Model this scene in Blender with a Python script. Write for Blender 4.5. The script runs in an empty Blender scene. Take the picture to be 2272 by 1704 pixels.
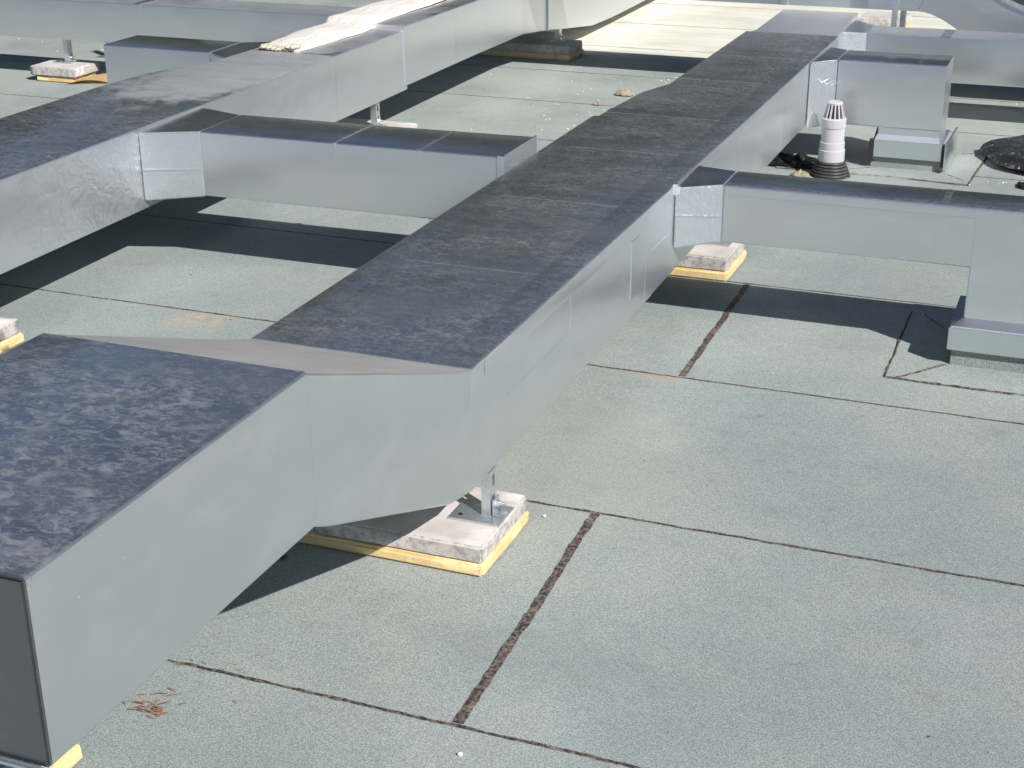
import bpy, bmesh, math, random
from mathutils import Vector, Matrix, noise
random.seed(7)
sc = bpy.context.scene
# ---------------------------------------------------------------- camera
YAW, PITCH, ROLL, FPX, CAMH = 0.375506, 0.393636, -0.0069006, 3365.27, 1.68
cam_d = bpy.data.cameras.new('camera'); cam = bpy.data.objects.new('camera', cam_d)
sc.collection.objects.link(cam); sc.camera = cam
cp, sp, cr, sr = math.cos(PITCH), math.sin(PITCH), math.cos(ROLL), math.sin(ROLL)
F = Vector((0, cp, -sp)); R = Vector((1, 0, 0)); U = Vector((0, sp, cp))
R2 = R*cr + U*sr; U2 = U*cr - R*sr
e1 = Vector((math.cos(YAW), -math.sin(YAW), 0)); e2 = Vector((math.sin(YAW), math.cos(YAW), 0)); e3 = Vector((0, 0, 1))
def w(v): return Vector((v.dot(e1), v.dot(e2), v.dot(e3)))
Rw, Uw, Fw = w(R2), w(U2), w(F)
cam.matrix_world = Matrix(((Rw.x, Uw.x, -Fw.x, 0), (Rw.y, Uw.y, -Fw.y, 0), (Rw.z, Uw.z, -Fw.z, CAMH), (0, 0, 0, 1)))
cam_d.sensor_width = 36; cam_d.lens = FPX/2272*36; cam_d.clip_start = 0.05; cam_d.clip_end = 5000
sc.render.resolution_x = 1024; sc.render.resolution_y = 768
# ---------------------------------------------------------------- light
SUN = Vector((1.0, -0.64, 1.0)).normalized()
world = bpy.data.worlds.new('World'); sc.world = world; world.use_nodes = True
wn = world.node_tree; bg = wn.nodes['Background']
sky = wn.nodes.new('ShaderNodeTexSky'); sky.sky_type = 'NISHITA'; sky.sun_disc = False
sky.sun_elevation = math.asin(SUN.z); sky.sun_rotation = math.atan2(SUN.x, SUN.y)
sky.air_density = 0.68; sky.dust_density = 0.05; sky.ozone_density = 1.5
wn.links.new(sky.outputs[0], bg.inputs[0]); bg.inputs[1].default_value = 0.05
sl = bpy.data.lights.new('sun', 'SUN'); sl.energy = 5.0; sl.angle = math.radians(0.5); sl.color = (1.0, 0.968, 0.93)
so = bpy.data.objects.new('sun', sl); sc.collection.objects.link(so)
so.rotation_euler = (-SUN).to_track_quat('-Z', 'Y').to_euler(); so.location = (3, -3, 5)
sc.view_settings.view_transform = 'Standard'; sc.view_settings.look = 'None'
sc.view_settings.exposure = 0.2; sc.view_settings.gamma = 1; sc.view_settings.use_curve_mapping = False

# ---------------------------------------------------------------- materials
class NT:
    def __init__(s, name):
        s.m = bpy.data.materials.new(name); s.m.use_nodes = True; s.t = s.m.node_tree
        s.b = s.t.nodes['Principled BSDF']
        s.geo = s.n('ShaderNodeNewGeometry'); s.pos = s.geo.outputs['Position']
    def n(s, k, **kw):
        x = s.t.nodes.new(k)
        for a, v in kw.items(): setattr(x, a, v)
        return x
    def l(s, a, b): s.t.links.new(a, b)
    def mapped(s, sc_=(1, 1, 1), off=(0, 0, 0)):
        m = s.n('ShaderNodeMapping'); m.inputs['Scale'].default_value = sc_; m.inputs['Location'].default_value = off
        s.l(s.pos, m.inputs[0]); return m.outputs[0]
    def noise(s, scale, detail=3, rough=.5, vec=None, dist=0):
        x = s.n('ShaderNodeTexNoise'); x.inputs['Scale'].default_value = scale; x.inputs['Detail'].default_value = detail
        x.inputs['Roughness'].default_value = rough; x.inputs['Distortion'].default_value = dist
        s.l(vec if vec else s.pos, x.inputs['Vector']); return x.outputs['Fac']
    def ramp(s, f, a, b, lo=0., hi=1.):
        x = s.n('ShaderNodeMapRange'); x.interpolation_type = 'SMOOTHSTEP'
        x.inputs['From Min'].default_value = a; x.inputs['From Max'].default_value = b
        x.inputs['To Min'].default_value = lo; x.inputs['To Max'].default_value = hi
        s.l(f, x.inputs[0]); return x.outputs[0]
    def math(s, op, a, b=None, c=None):
        x = s.n('ShaderNodeMath', operation=op)
        for i, v in enumerate((a, b, c)):
            if v is None: continue
            if hasattr(v, 'node'): s.l(v, x.inputs[i])
            else: x.inputs[i].default_value = v
        return x.outputs[0]
    def mix(s, f, a, b):
        x = s.n('ShaderNodeMix', data_type='RGBA')
        for i, v in ((0, f), (6, a), (7, b)):
            if hasattr(v, 'node'): s.l(v, x.inputs[i])
            elif i == 0: x.inputs[0].default_value = v
            else: x.inputs[i].default_value = (*v, 1)
        return x.outputs[2]
    def mixf(s, f, a, b):
        x = s.n('ShaderNodeMix', data_type='FLOAT')
        for i, v in ((0, f), (2, a), (3, b)):
            if hasattr(v, 'node'): s.l(v, x.inputs[i])
            else: x.inputs[i].default_value = v
        return x.outputs[0]
    def bump(s, h, strength, dist, prev=None):
        x = s.n('ShaderNodeBump'); x.inputs['Strength'].default_value = strength; x.inputs['Distance'].default_value = dist
        s.l(h, x.inputs['Height'])
        if prev: s.l(prev, x.inputs['Normal'])
        return x.outputs[0]
    def set(s, **kw):
        for k, v in kw.items():
            i = s.b.inputs[k.replace('_', ' ')]
            if hasattr(v, 'node'): s.l(v, i)
            elif isinstance(v, tuple): i.default_value = (*v, 1)
            else: i.default_value = v
        return s.m
    def sep(s):
        x = s.n('ShaderNodeSeparateXYZ'); s.l(s.pos, x.inputs[0]); return x.outputs
    def upness(s, a=.6, b=.9):
        x = s.n('ShaderNodeSeparateXYZ'); s.l(s.geo.outputs['True Normal'], x.inputs[0]); return s.ramp(x.outputs[2], a, b)
    def blob(s, cx, cy, rx, ry, jag=.35, sc_=5):   # soft irregular patch on the plan
        xyz = s.sep()
        dx = s.math('DIVIDE', s.math('SUBTRACT', xyz[0], cx), rx); dy = s.math('DIVIDE', s.math('SUBTRACT', xyz[1], cy), ry)
        d = s.math('SQRT', s.math('ADD', s.math('MULTIPLY', dx, dx), s.math('MULTIPLY', dy, dy)))
        d = s.math('ADD', d, s.math('MULTIPLY', s.math('SUBTRACT', s.noise(sc_, 4, .6), .5), jag*2))
        return s.ramp(d, 1.1, .6)

def foil(name, base=(.76, .765, .755), rough=.2, dust=.35, spots=1.0, wave=1.0, crinkle=0., extra=None, dustcol=(.34, .345, .35), diffuse=.12, heavy=0., srough=.24, k=1., wr=None):
    s = NT(name)
    up = s.upness()
    warp = s.mapped((1.0*k, 1.5*k, 1.0*k))
    a = s.ramp(s.noise(24, 6, .72, warp, .8), .46, .66)          # dried drop marks
    b = s.ramp(s.noise(62, 5, .7, warp, .5), .48, .68)
    c_ = s.ramp(s.noise(130, 3, .6, s.mapped((.55*k, 1.5*k, 1))), .50, .72)
    big = s.ramp(s.noise(2.6, 3, .6), .36, .66)
    film = s.math('MULTIPLY', s.ramp(s.noise(5, 6, .7, s.mapped((.5, 2.2, 1))), .34, .70, .10, .75), s.mixf(big, .5, 1.))
    sp_ = s.math('MAXIMUM', s.math('MULTIPLY', a, .62), s.math('MULTIPLY', b, .55))
    sp_ = s.math('MULTIPLY', sp_, s.mixf(s.ramp(s.noise(3.7, 3, .6, s.mapped((1, 1, 1), (5, 3, 0))), .38, .6), .35, 1.0))
    msk = s.math('MULTIPLY', sp_, spots)
    msk = s.math('ADD', msk, s.math('MULTIPLY', film, .42))
    msk = s.math('ADD', msk, s.math('MULTIPLY', c_, .16))
    tn = s.math('ABSOLUTE', s.math('SUBTRACT', s.noise(7, 4, .6, warp, .5), .5))
    tide = s.math('MULTIPLY', s.ramp(tn, .022, .0), s.ramp(s.noise(1.9, 2, .5, s.mapped((1, 1, 1), (9, 2, 0))), .42, .6))
    msk = s.math('MAXIMUM', msk, s.math('MULTIPLY', tide, .55))
    msk = s.math('ADD', s.math('MULTIPLY', msk, dust*.60), dust*.09)
    if heavy: msk = s.math('MAXIMUM', msk, s.ramp(s.noise(6, 5, .7), .2, .7, heavy*.7, heavy))
    if extra: 
        for e in extra:
            msk = s.math('MAXIMUM', msk, s.math('MULTIPLY', s.math('MULTIPLY', s.blob(*e[:4], .55, 7), e[4]), s.ramp(s.noise(7, 6, .7, s.mapped((.5, 2.5, 1))), .25, .65, .6, 1.)))
    msk = s.math('MULTIPLY', msk, up)
    spk = s.ramp(s.noise(160, 2, .5), .70, .76)                     # bright flecks of scuffed foil / mortar dust
    msk = s.math('MAXIMUM', msk, s.math('MULTIPLY', spk, .18))
    smear = s.ramp(s.noise(5, 4, .6, s.mapped((1, 1, 2.4))), .45, .8, 0, .07)
    side = s.math('ADD', s.math('MULTIPLY', s.math('SUBTRACT', 1., up), s.math('ADD', smear, diffuse)), msk)
    side = s.math('MINIMUM', side, 1.)
    dc = s.mix(s.noise(7, 4, .6), tuple(c*.82 for c in dustcol), tuple(min(1, c*1.18) for c in dustcol))
    dc = s.mix(up, (.52, .54, .54), dc)
    col = s.mix(side, s.mix(up, (base[0]*.97, base[1], min(1, base[2]*1.04)), base), dc)  # sides tinted slightly blue, sky reflection put into the colour
    h1 = s.noise(1.7, 2, .5); h2 = s.noise(9, 3, .5)
    n = s.bump(h1, .36*wave, .03)
    n = s.bump(h2, .26*wave, .003, n)
    n = s.bump(s.noise(300, 2, .5), .18, .0006, n)
    if wr:
        f = s.noise(9, 4, .55, s.mapped((1, 1.3, 1.6)), 1.6); f = s.math('MULTIPLY', f, s.blob(*wr))
        n = s.bump(f, .55, .012, n)
    if crinkle:
        v = s.n('ShaderNodeTexVoronoi', feature='DISTANCE_TO_EDGE'); v.inputs['Scale'].default_value = 34
        s.l(s.mapped((1, 1, .7)), v.inputs['Vector'])
        n = s.bump(v.outputs[0], crinkle, .004, n); n = s.bump(s.noise(70, 4, .7), crinkle, .004, n)
    return s.set(Base_Color=col, Metallic=s.math('SUBTRACT', 1., s.math('MULTIPLY', side, s.mixf(up, 1., .72))), Roughness=s.mixf(side, s.mixf(up, srough, rough), s.mixf(up, .8, .62)), Normal=n)

M_FOIL = foil('aluminium_foil', k=1.45, dust=.56, spots=1.15, dustcol=(.34, .345, .33))
M_FRONT = foil('aluminium_foil_near', k=.85, dust=.50, spots=1.7, dustcol=(.42, .47, .56))  # bluish mark colour paints sky reflection into the dried drops
M_BR = foil('aluminium_foil_branch', k=1.6, dust=.26, spots=.9)
M_LEFT = foil('aluminium_foil_left', diffuse=.18, dust=.55, extra=[(-3.35, 5.45, .36, .85, .86), (-3.3, 6.4, .4, .8, .5)], wr=(-3.1, 4.05, .5, .42, .3, 4), dustcol=(.40, .41, .43))  # extra blobs mix dust with a painted silvery sheen
M_FAR = foil('aluminium_foil_far', dust=.5, heavy=.45, dustcol=(.58, .60, .62))  # heavy pale mask paints glare onto the dusty tops
M_SLOPE = foil('aluminium_foil_pale_slope', dust=.7, heavy=.86, dustcol=(.52, .50, .47))  # dust raised to paint in the slope's pale grazing-angle look
M_TAPE = foil('aluminium_tape', k=1.45, rough=.21, dust=.49, spots=1.0, dustcol=(.34, .345, .33))
M_CRINK = foil('crumpled_foil', rough=.22, srough=.2, dust=.15, crinkle=.6, diffuse=.14, base=(.86, .87, .89))
M_CAPD = foil('darkened_end_cap', base=(.16, .17, .18), rough=.35, dust=.1)  # dark base paints a dark reflection into the end face
M_SEAL = foil('bright_foil_tape', rough=.3, srough=.28, dust=.1, diffuse=.3, base=(.86, .87, .90))
M_FLASH = foil('galvanised_flashing', rough=.26, dust=.15, base=(.68, .72, .72))

def felt(name='roofing_felt', hue=(.268, .312, .306), seed=0.):
    s = NT(name)
    mp = s.mapped((1, 1, 1), (seed, seed*.7, 0))
    big = s.noise(.9, 4, .6, mp); mid = s.noise(4.5, 5, .65, mp); fine = s.noise(330, 2, .8); gr = s.noise(620, 1, .9)
    c = s.mix(s.ramp(big, .35, .68), tuple(h*.93 for h in hue), tuple(h*f for h, f in zip(hue, (1.17, 1.12, 1.07))))
    c = s.mix(s.ramp(mid, .52, .8, 0, .55), c, (.345, .365, .325))
    c = s.mix(s.ramp(mid, .44, .22, 0, .42), c, (.17, .195, .19))
    c = s.mix(s.math('MULTIPLY', s.ramp(s.noise(11, 6, .78), .56, .72), .34), c, (.12, .125, .12))
    c = s.mix(s.math('MULTIPLY', s.ramp(s.noise(1.6, 4, .6, s.mapped((1, 1, 1), (seed+4, 7, 0))), .5, .72), .35), c, (.40, .43, .42))
    vo = s.n('ShaderNodeTexVoronoi'); vo.inputs['Scale'].default_value = 520; s.l(s.pos, vo.inputs['Vector'])
    sv = s.n('ShaderNodeSeparateColor'); s.l(vo.outputs['Color'], sv.inputs[0])
    g = s.math('MULTIPLY', s.ramp(fine, .30, .72, .72, 1.28), s.math('ADD', .66, s.math('MULTIPLY', sv.outputs[0], .68)))
    x = s.n('ShaderNodeMix', data_type='RGBA', blend_type='MULTIPLY'); x.inputs[0].default_value = 1
    cg = s.n('ShaderNodeCombineColor')
    for i in range(3): s.l(g, cg.inputs[i])
    s.l(c, x.inputs[6]); s.l(cg.outputs[0], x.inputs[7]); c = x.outputs[2]
    c = s.mix(s.ramp(gr, .66, .74, 0, .7), c, (.62, .64, .58))
    c = s.mix(s.ramp(s.noise(480, 1, .9), .68, .76, 0, .6), c, (.05, .06, .06))
    # rust stain, ochre dust beside pavers, streaked cream tone towards the far end
    c = s.mix(s.math('MULTIPLY', s.math('MULTIPLY', s.blob(-2.62, 3.91, .13, .11, .9, 12), s.ramp(s.noise(24, 5, .75), .42, .62)), .55), c, (.56, .38, .20))
    c = s.mix(s.math('MULTIPLY', s.blob(-1.25, 3.3, .5, .6, .9, 3), .22), c, (.40, .38, .30))
    c = s.mix(s.math('MULTIPLY', s.blob(-.90, 2.45, .35, .10, .95, 5), .16), c, (.15, .17, .17))
    c = s.mix(s.math('MULTIPLY', s.blob(-1.12, 3.96, .12, .04, .9, 12), .3), c, (.46, .34, .24))
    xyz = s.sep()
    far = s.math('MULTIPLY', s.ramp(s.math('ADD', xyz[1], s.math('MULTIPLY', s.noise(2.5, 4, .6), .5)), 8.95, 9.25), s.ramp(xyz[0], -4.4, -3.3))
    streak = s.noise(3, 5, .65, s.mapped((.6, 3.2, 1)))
    far_cream = s.mix(s.ramp(streak, .35, .7), (.86, .84, .74), (.70, .67, .54))
    c = s.mix(s.math('MULTIPLY', far, s.ramp(s.noise(1.8, 4, .6), .2, .5, .7, 1.)), c, far_cream)
    midf = s.math('MULTIPLY', s.ramp(xyz[1], 4.6, 7.5), .30)
    c = s.mix(s.math('MULTIPLY', midf, s.ramp(s.noise(2.2, 5, .65), .3, .65)), c, (.50, .52, .46))
    n = s.bump(fine, .55, .0014); n = s.bump(mid, .25, .006, n)
    return s.set(Base_Color=c, Roughness=.92, Normal=n)
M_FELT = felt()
M_FELT2 = felt('roofing_felt_upstand', (.24, .28, .27), 3.)
def simple(name, col, rough=.6, metal=0., var=.15, sc_=30, bump=.3, bd=.002):
    s = NT(name); f = s.noise(sc_, 5, .65)
    c = s.mix(f, tuple(max(0, x*(1-var)) for x in col), tuple(min(1, x*(1+var)) for x in col))
    return s.set(Base_Color=c, Roughness=rough, Metallic=metal, Normal=s.bump(s.noise(sc_*3, 4, .6), bump, bd))
def bitumen():
    s = NT('bitumen_bleed'); f = s.noise(90, 4, .7); g = s.noise(14, 4, .7)
    c = s.mix(s.ramp(f, .42, .62), (.028, .022, .020), (.17, .13, .11))
    c = s.mix(s.math('MULTIPLY', s.ramp(g, .5, .62), s.ramp(s.noise(260, 2, .6), .45, .62)), c, (.28, .24, .20))
    return s.set(Base_Color=c, Roughness=.8, Normal=s.bump(f, .6, .003))
M_BIT = bitumen()
def concrete():
    s = NT('paver_concrete'); up = s.upness()
    c = s.mix(s.ramp(s.noise(9, 5, .65), .3, .7), (.50, .46, .43), (.66, .62, .59))
    dirt = s.math('MULTIPLY', s.ramp(s.noise(48, 6, .75), .44, .62), s.math('SUBTRACT', 1., up))
    c = s.mix(s.math('MULTIPLY', dirt, .55), c, (.15, .145, .14))
    c = s.mix(s.ramp(s.noise(220, 2, .6), .64, .72, 0, .5), c, (.22, .21, .20))
    return s.set(Base_Color=c, Roughness=.9, Normal=s.bump(s.noise(120, 4, .7), .5, .002))
M_CONC = concrete()
def foam():
    s = NT('yellow_foam'); c = s.mix(s.ramp(s.noise(18, 5, .65), .3, .7), (.76, .53, .25), (.80, .64, .36))
    c = s.mix(s.ramp(s.noise(90, 3, .6), .68, .76, 0, .7), c, (.22, .13, .05))
    return s.set(Base_Color=c, Roughness=.9, Normal=s.bump(s.noise(60, 4, .7), .7, .004))
M_FOAM = foam()
def zinc():
    s = NT('galvanised_steel'); v = s.n('ShaderNodeTexVoronoi'); v.inputs['Scale'].default_value = 90; s.l(s.pos, v.inputs['Vector'])
    c = s.mix(v.outputs['Distance'], (.58, .62, .65), (.74, .77, .79))
    return s.set(Base_Color=c, Roughness=s.mixf(s.noise(14, 4, .6), .25, .45), Metallic=.85)
M_ZINC = zinc()
M_HOLE = simple('hole_shade_black', (.02, .02, .02))  # flat black painted for the shade inside openings
M_PVC = simple('white_plastic_pipe', (.50, .49, .525), .38, 0, .05, 12, .1)
M_RUB = simple('black_rubber', (.035, .035, .035), .5, 0, .3, 20, .3)
M_SHEET = None
def blacksheet():
    s = NT('black_membrane'); c = s.mix(s.ramp(s.noise(26, 5, .75), .56, .64), (.025, .025, .028), (.13, .125, .13))
    c = s.mix(s.ramp(s.noise(45, 3, .6), .68, .72), c, (.75, .73, .70))
    return s.set(Base_Color=c, Roughness=.28, Normal=s.bump(s.noise(12, 4, .6), .8, .02))
M_SHEET = blacksheet()
def wool():
    s = NT('white_insulation'); c = s.mix(s.ramp(s.noise(11, 5, .7, s.mapped((1, .3, 1))), .35, .7), (.80, .73, .66), (.84, .81, .77))
    c = s.mix(s.ramp(s.noise(30, 4, .7), .62, .72, 0, .5), c, (.38, .33, .28))
    return s.set(Base_Color=c, Roughness=.9, Normal=s.bump(s.noise(26, 5, .7, s.mapped((1, .35, 1))), 1., .012))
M_WOOL = wool()
M_TWIG = simple('dry_brown_twigs', (.24, .12, .06), .9)
M_RAG = simple('pale_scrap', (.66, .60, .46), .9, 0, .35, 40, .8, .01)
M_BITS = simple('pale_grit', (.72, .70, .62), .9, 0, .2, 50)
M_LEAF = simple('dark_litter', (.07, .05, .035), .9, 0, .4, 50)
M_TERR = simple('far_ground', (.10, .12, .08), 1., 0, .3, .05, 0)
M_GREEN = simple('dark_foliage', (.035, .055, .03), .9, 0, .5, 1.2, 0)
M_BARK = simple('tree_bark', (.10, .08, .06), .9, 0, .3, 4, .5, .02)

# ---------------------------------------------------------------- helpers
def link(name, me, mat, parent=None, kind=None, sharp=38):
    o = bpy.data.objects.new(name, me); sc.collection.objects.link(o)
    if mat: me.materials.append(mat)
    if sharp is not None:
        me.shade_smooth(); me.set_sharp_from_angle(angle=math.radians(sharp))
    if parent: o.parent = parent
    if kind: o['kind'] = kind
    return o
def put(name, bm, mat, parent=None, kind=None, sharp=38):
    bmesh.ops.recalc_face_normals(bm, faces=bm.faces)
    me = bpy.data.meshes.new(name); 
    if parent is not None:
        bmesh.ops.translate(bm, verts=bm.verts, vec=-parent.location)
    bm.to_mesh(me); bm.free()
    return link(name, me, mat, parent, kind, sharp)
def tag(o, label, cat, group=None):
    o['label'] = label; o['category'] = cat
    if group: o['group'] = group
    return o
def thing(name, loc, label, cat, group=None):
    o = bpy.data.objects.new(name, None); o.empty_display_size = .05; sc.collection.objects.link(o)
    o.location = loc; return tag(o, label, cat, group)
def ring(y, x0, x1, z0, z1, r=.006, n=3):
    pts = []
    for cx, cz, a0 in ((x1-r, z1-r, 0), (x0+r, z1-r, 90), (x0+r, z0+r, 180), (x1-r, z0+r, 270)):
        for i in range(n+1):
            a = math.radians(a0+90*i/n); pts.append((cx+r*math.cos(a), y, cz+r*math.sin(a)))
    return pts
def loft(rings, bm=None, cap=True, swap=False):
    bm = bm or bmesh.new(); rows = []
    for rg in rings: rows.append([bm.verts.new((p[1], p[0], p[2]) if swap else p) for p in rg])
    n = len(rows[0])
    for a, b in zip(rows, rows[1:]):
        for i in range(n): bm.faces.new((a[i], a[(i+1) % n], b[(i+1) % n], b[i]))
    if cap: bm.faces.new(rows[0]); bm.faces.new(rows[-1])
    return bm
def box(bm, x0, x1, y0, y1, z0, z1, bev=0.):
    r = bmesh.ops.create_cube(bm, size=1)
    bmesh.ops.scale(bm, verts=r['verts'], vec=(x1-x0, y1-y0, z1-z0))
    bmesh.ops.translate(bm, verts=r['verts'], vec=((x0+x1)/2, (y0+y1)/2, (z0+z1)/2))
    if bev:
        es = list({e for v in r['verts'] for e in v.link_edges})
        bmesh.ops.bevel(bm, geom=es, offset=bev, segments=2, affect='EDGES')
    return bm
def prism(pts, z0, z1, bm=None):     # plan polygon
    bm = bm or bmesh.new()
    a = [bm.verts.new((x, y, z0 if not isinstance(z0, (list, tuple)) else z0[i])) for i, (x, y) in enumerate(pts)]
    b = [bm.verts.new((x, y, z1 if not isinstance(z1, (list, tuple)) else z1[i])) for i, (x, y) in enumerate(pts)]
    bm.faces.new(a); bm.faces.new(b)
    for i in range(len(pts)):
        j = (i+1) % len(pts); bm.faces.new((a[i], a[j], b[j], b[i]))
    return bm
def cyl(bm, x, y, z0, z1, r0, r1=None, n=24, cap=True):
    r1 = r0 if r1 is None else r1
    a = [bm.verts.new((x+r0*math.cos(t*2*math.pi/n), y+r0*math.sin(t*2*math.pi/n), z0)) for t in range(n)]
    b = [bm.verts.new((x+r1*math.cos(t*2*math.pi/n), y+r1*math.sin(t*2*math.pi/n), z1)) for t in range(n)]
    for i in range(n): bm.faces.new((a[i], a[(i+1) % n], b[(i+1) % n], b[i]))
    if cap: bm.faces.new(a); bm.faces.new(b)
    return bm
def lathe(bm, x, y, prof, n=28):
    prof = [(r*.92, z) for r, z in prof]
    rows = [[bm.verts.new((x+r*math.cos(t*2*math.pi/n), y+r*math.sin(t*2*math.pi/n), z)) for t in range(n)] for r, z in prof]
    for a, b in zip(rows, rows[1:]):
        for i in range(n): bm.faces.new((a[i], a[(i+1) % n], b[(i+1) % n], b[i]))
    bm.faces.new(rows[0]); bm.faces.new(rows[-1]); return bm

# ---------------------------------------------------------------- setting: the flat roof
bm = bmesh.new(); box(bm, -1500, 1500, -1500, 1500, -9.0, -8.0)
g = put('ground', bm, M_TERR); g['kind'] = 'structure'
bm = bmesh.new(); box(bm, -16, 12, -6, 17, -8.0, -.030)
rs = put('roof_slab', bm, M_FELT2); rs['kind'] = 'structure'
roof = bpy.data.objects.new('roof', None); sc.collection.objects.link(roof); roof['kind'] = 'structure'
bm = bmesh.new(); box(bm, -15.9, 11.9, -5.9, 16.9, -.028, -.004)
put('bitumen_underlay', bm, M_BIT, roof)
seams = [-5.6, -4.8, -3.9, -3.0, -2.1, -1.3, -.42, .46, 1.32, 2.172, 3.085, 3.982, 4.88, 5.755, 6.61, 7.425, 8.215, 9.06, 9.95, 10.85, 11.7, 12.6, 13.5, 14.4, 15.3, 16.2, 16.85]
def jag(x, k, amp): return amp*(noise.noise(Vector((x*9, k*3.1, 0)))*.7+noise.noise(Vector((x*38, k*7.7, 2)))*.45)
for k in range(len(seams)-1):
    y0, y1 = seams[k], seams[k+1]; near = 1.0 < y1 < 11.8
    step = .03 if near else .5
    xs = []; x = -15.8 if not near else -9.0
    if near: xs = [-15.8, -12]
    xe = 3.0 if near else 11.8
    while x < xe: xs.append(x); x += step
    xs.append(11.8)
    bm = bmesh.new(); gap = .0035; tops = []
    for i, xx in enumerate(xs):
        a = bm.verts.new((xx, y0+gap+jag(xx, k, .004 if near else 0), 0)); b = bm.verts.new((xx, y1-gap+jag(xx, k+1, .003 if near else 0), .0))
        tops.append((a, b))
    for (a, b), (c, d) in zip(tops, tops[1:]): bm.faces.new((a, c, d, b))
    # edge thickness
    low = [(bm.verts.new((a.co.x, a.co.y, -.0035)), bm.verts.new((b.co.x, b.co.y, -.0035))) for a, b in tops]
    for (t0, l0), (t1, l1) in zip(zip(tops, low), zip(tops[1:], low[1:])):
        bm.faces.new((t0[0], l0[0], l1[0], t1[0])); bm.faces.new((t0[1], t1[1], l1[1], l0[1]))
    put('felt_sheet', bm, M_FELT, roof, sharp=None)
def ribbon(pts, wd, k, z=.0025, amp=.35, mat=None, name='bitumen_seam', wob=.004, step=.012, gapn=0.):
    """raised uneven bead of bitumen along a plan polyline"""
    bm = bmesh.new(); rows = []
    for (ax, ay), (bx, by) in zip(pts, pts[1:]):
        L = math.hypot(bx-ax, by-ay); n = max(2, int(L/step)); tx, ty = (bx-ax)/L, (by-ay)/L
        for i in range(n+1):
            s = i/n; x, y = ax+(bx-ax)*s, ay+(by-ay)*s; u = s*L+ax*3+k
            o = wob*(noise.noise(Vector((u*7, k, 0)))+.5*noise.noise(Vector((u*30, k, 4))))
            w1 = wd*(.5+amp*noise.noise(Vector((u*16, k, 1)))+amp*.8*noise.noise(Vector((u*55, k, 8))))
            w2 = wd*(.5+amp*noise.noise(Vector((u*16, k, 5)))+amp*.8*noise.noise(Vector((u*55, k, 9))))
            if gapn and noise.noise(Vector((u*5, k, 12))) > gapn: w1 *= .3; w2 *= .3
            hh = z*(.8+.5*noise.noise(Vector((u*40, k, 2))))
            rows.append([bm.verts.new((x-ty*(o+w1), y+tx*(o+w1), .0006)), bm.verts.new((x-ty*(o+w1*.45), y+tx*(o+w1*.45), hh)),
                         bm.verts.new((x-ty*(o-w2*.45), y+tx*(o-w2*.45), hh)), bm.verts.new((x-ty*(o-w2), y+tx*(o-w2), .0006))])
    for a, b in zip(rows, rows[1:]):
        for i in range(3): bm.faces.new((a[i], a[i+1], b[i+1], b[i]))
    return put(name, bm, mat or M_BIT, roof, sharp=None)
for k, y in enumerate(seams):
    if 1 < y < 11.8:
        ribbon([(-8.5, y), (2.5, y)], (.0088 if y < 3.5 else .0075), k, .0012, .42, step=.02 if y > 5 else .012, gapn=.42)
ribbon([(-.975, 2.18), (-.985, 2.6), (-1.003, 3.08)], .022, 40, .0012, .16, wob=.005)
ribbon([(-1.040, 3.99), (-1.053, 4.875)], .021, 42, .0012, .16, wob=.005)
# lapped patches of felt round the duct kerbs
def patch(pts, k, z=.004, cracks=(), mat=None):
    bm = prism(pts, .0, z); put('felt_patch', bm, mat or M_FELT, roof, sharp=None)
patch([(-.485, 4.19), (.45, 4.17), (.45, 4.87), (-.489, 4.87)], 1, .003)
ribbon([(-.491, 4.78), (-.487, 4.19)], .007, 50, .006, .4)
ribbon([(-.487, 4.19), (-.40, 4.185), (-.099, 4.185), (.45, 4.17)], .007, 51, .006, .4)
ribbon([(-.455, 4.19), (-.33, 4.345)], .011, 52, .007, .4)
ribbon([(-.445, 4.76), (-.375, 4.66)], .006, 53, .006, .4)
patch([(-1.30, 6.46), (-.497, 6.46), (-.455, 7.02), (-1.30, 7.02)], 2)
ribbon([(-1.30, 6.46), (-.80, 6.47), (-.485, 6.44)], .008, 54, .006, .4)
ribbon([(-.485, 6.44), (-.455, 7.02)], .008, 55, .006, .4)
ribbon([(-.455, 7.02), (-.63, 6.96)], .008, 56, .006, .5)
ribbon([(-.60, 6.60), (-.50, 6.50)], .008, 57, .006, .5)
ribbon([(-1.02, 6.52), (-.88, 6.62)], .007, 58, .006, .5)
ribbon([(-1.22, 6.28), (-1.20, 6.50)], .006, 59, .005, .5)

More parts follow.
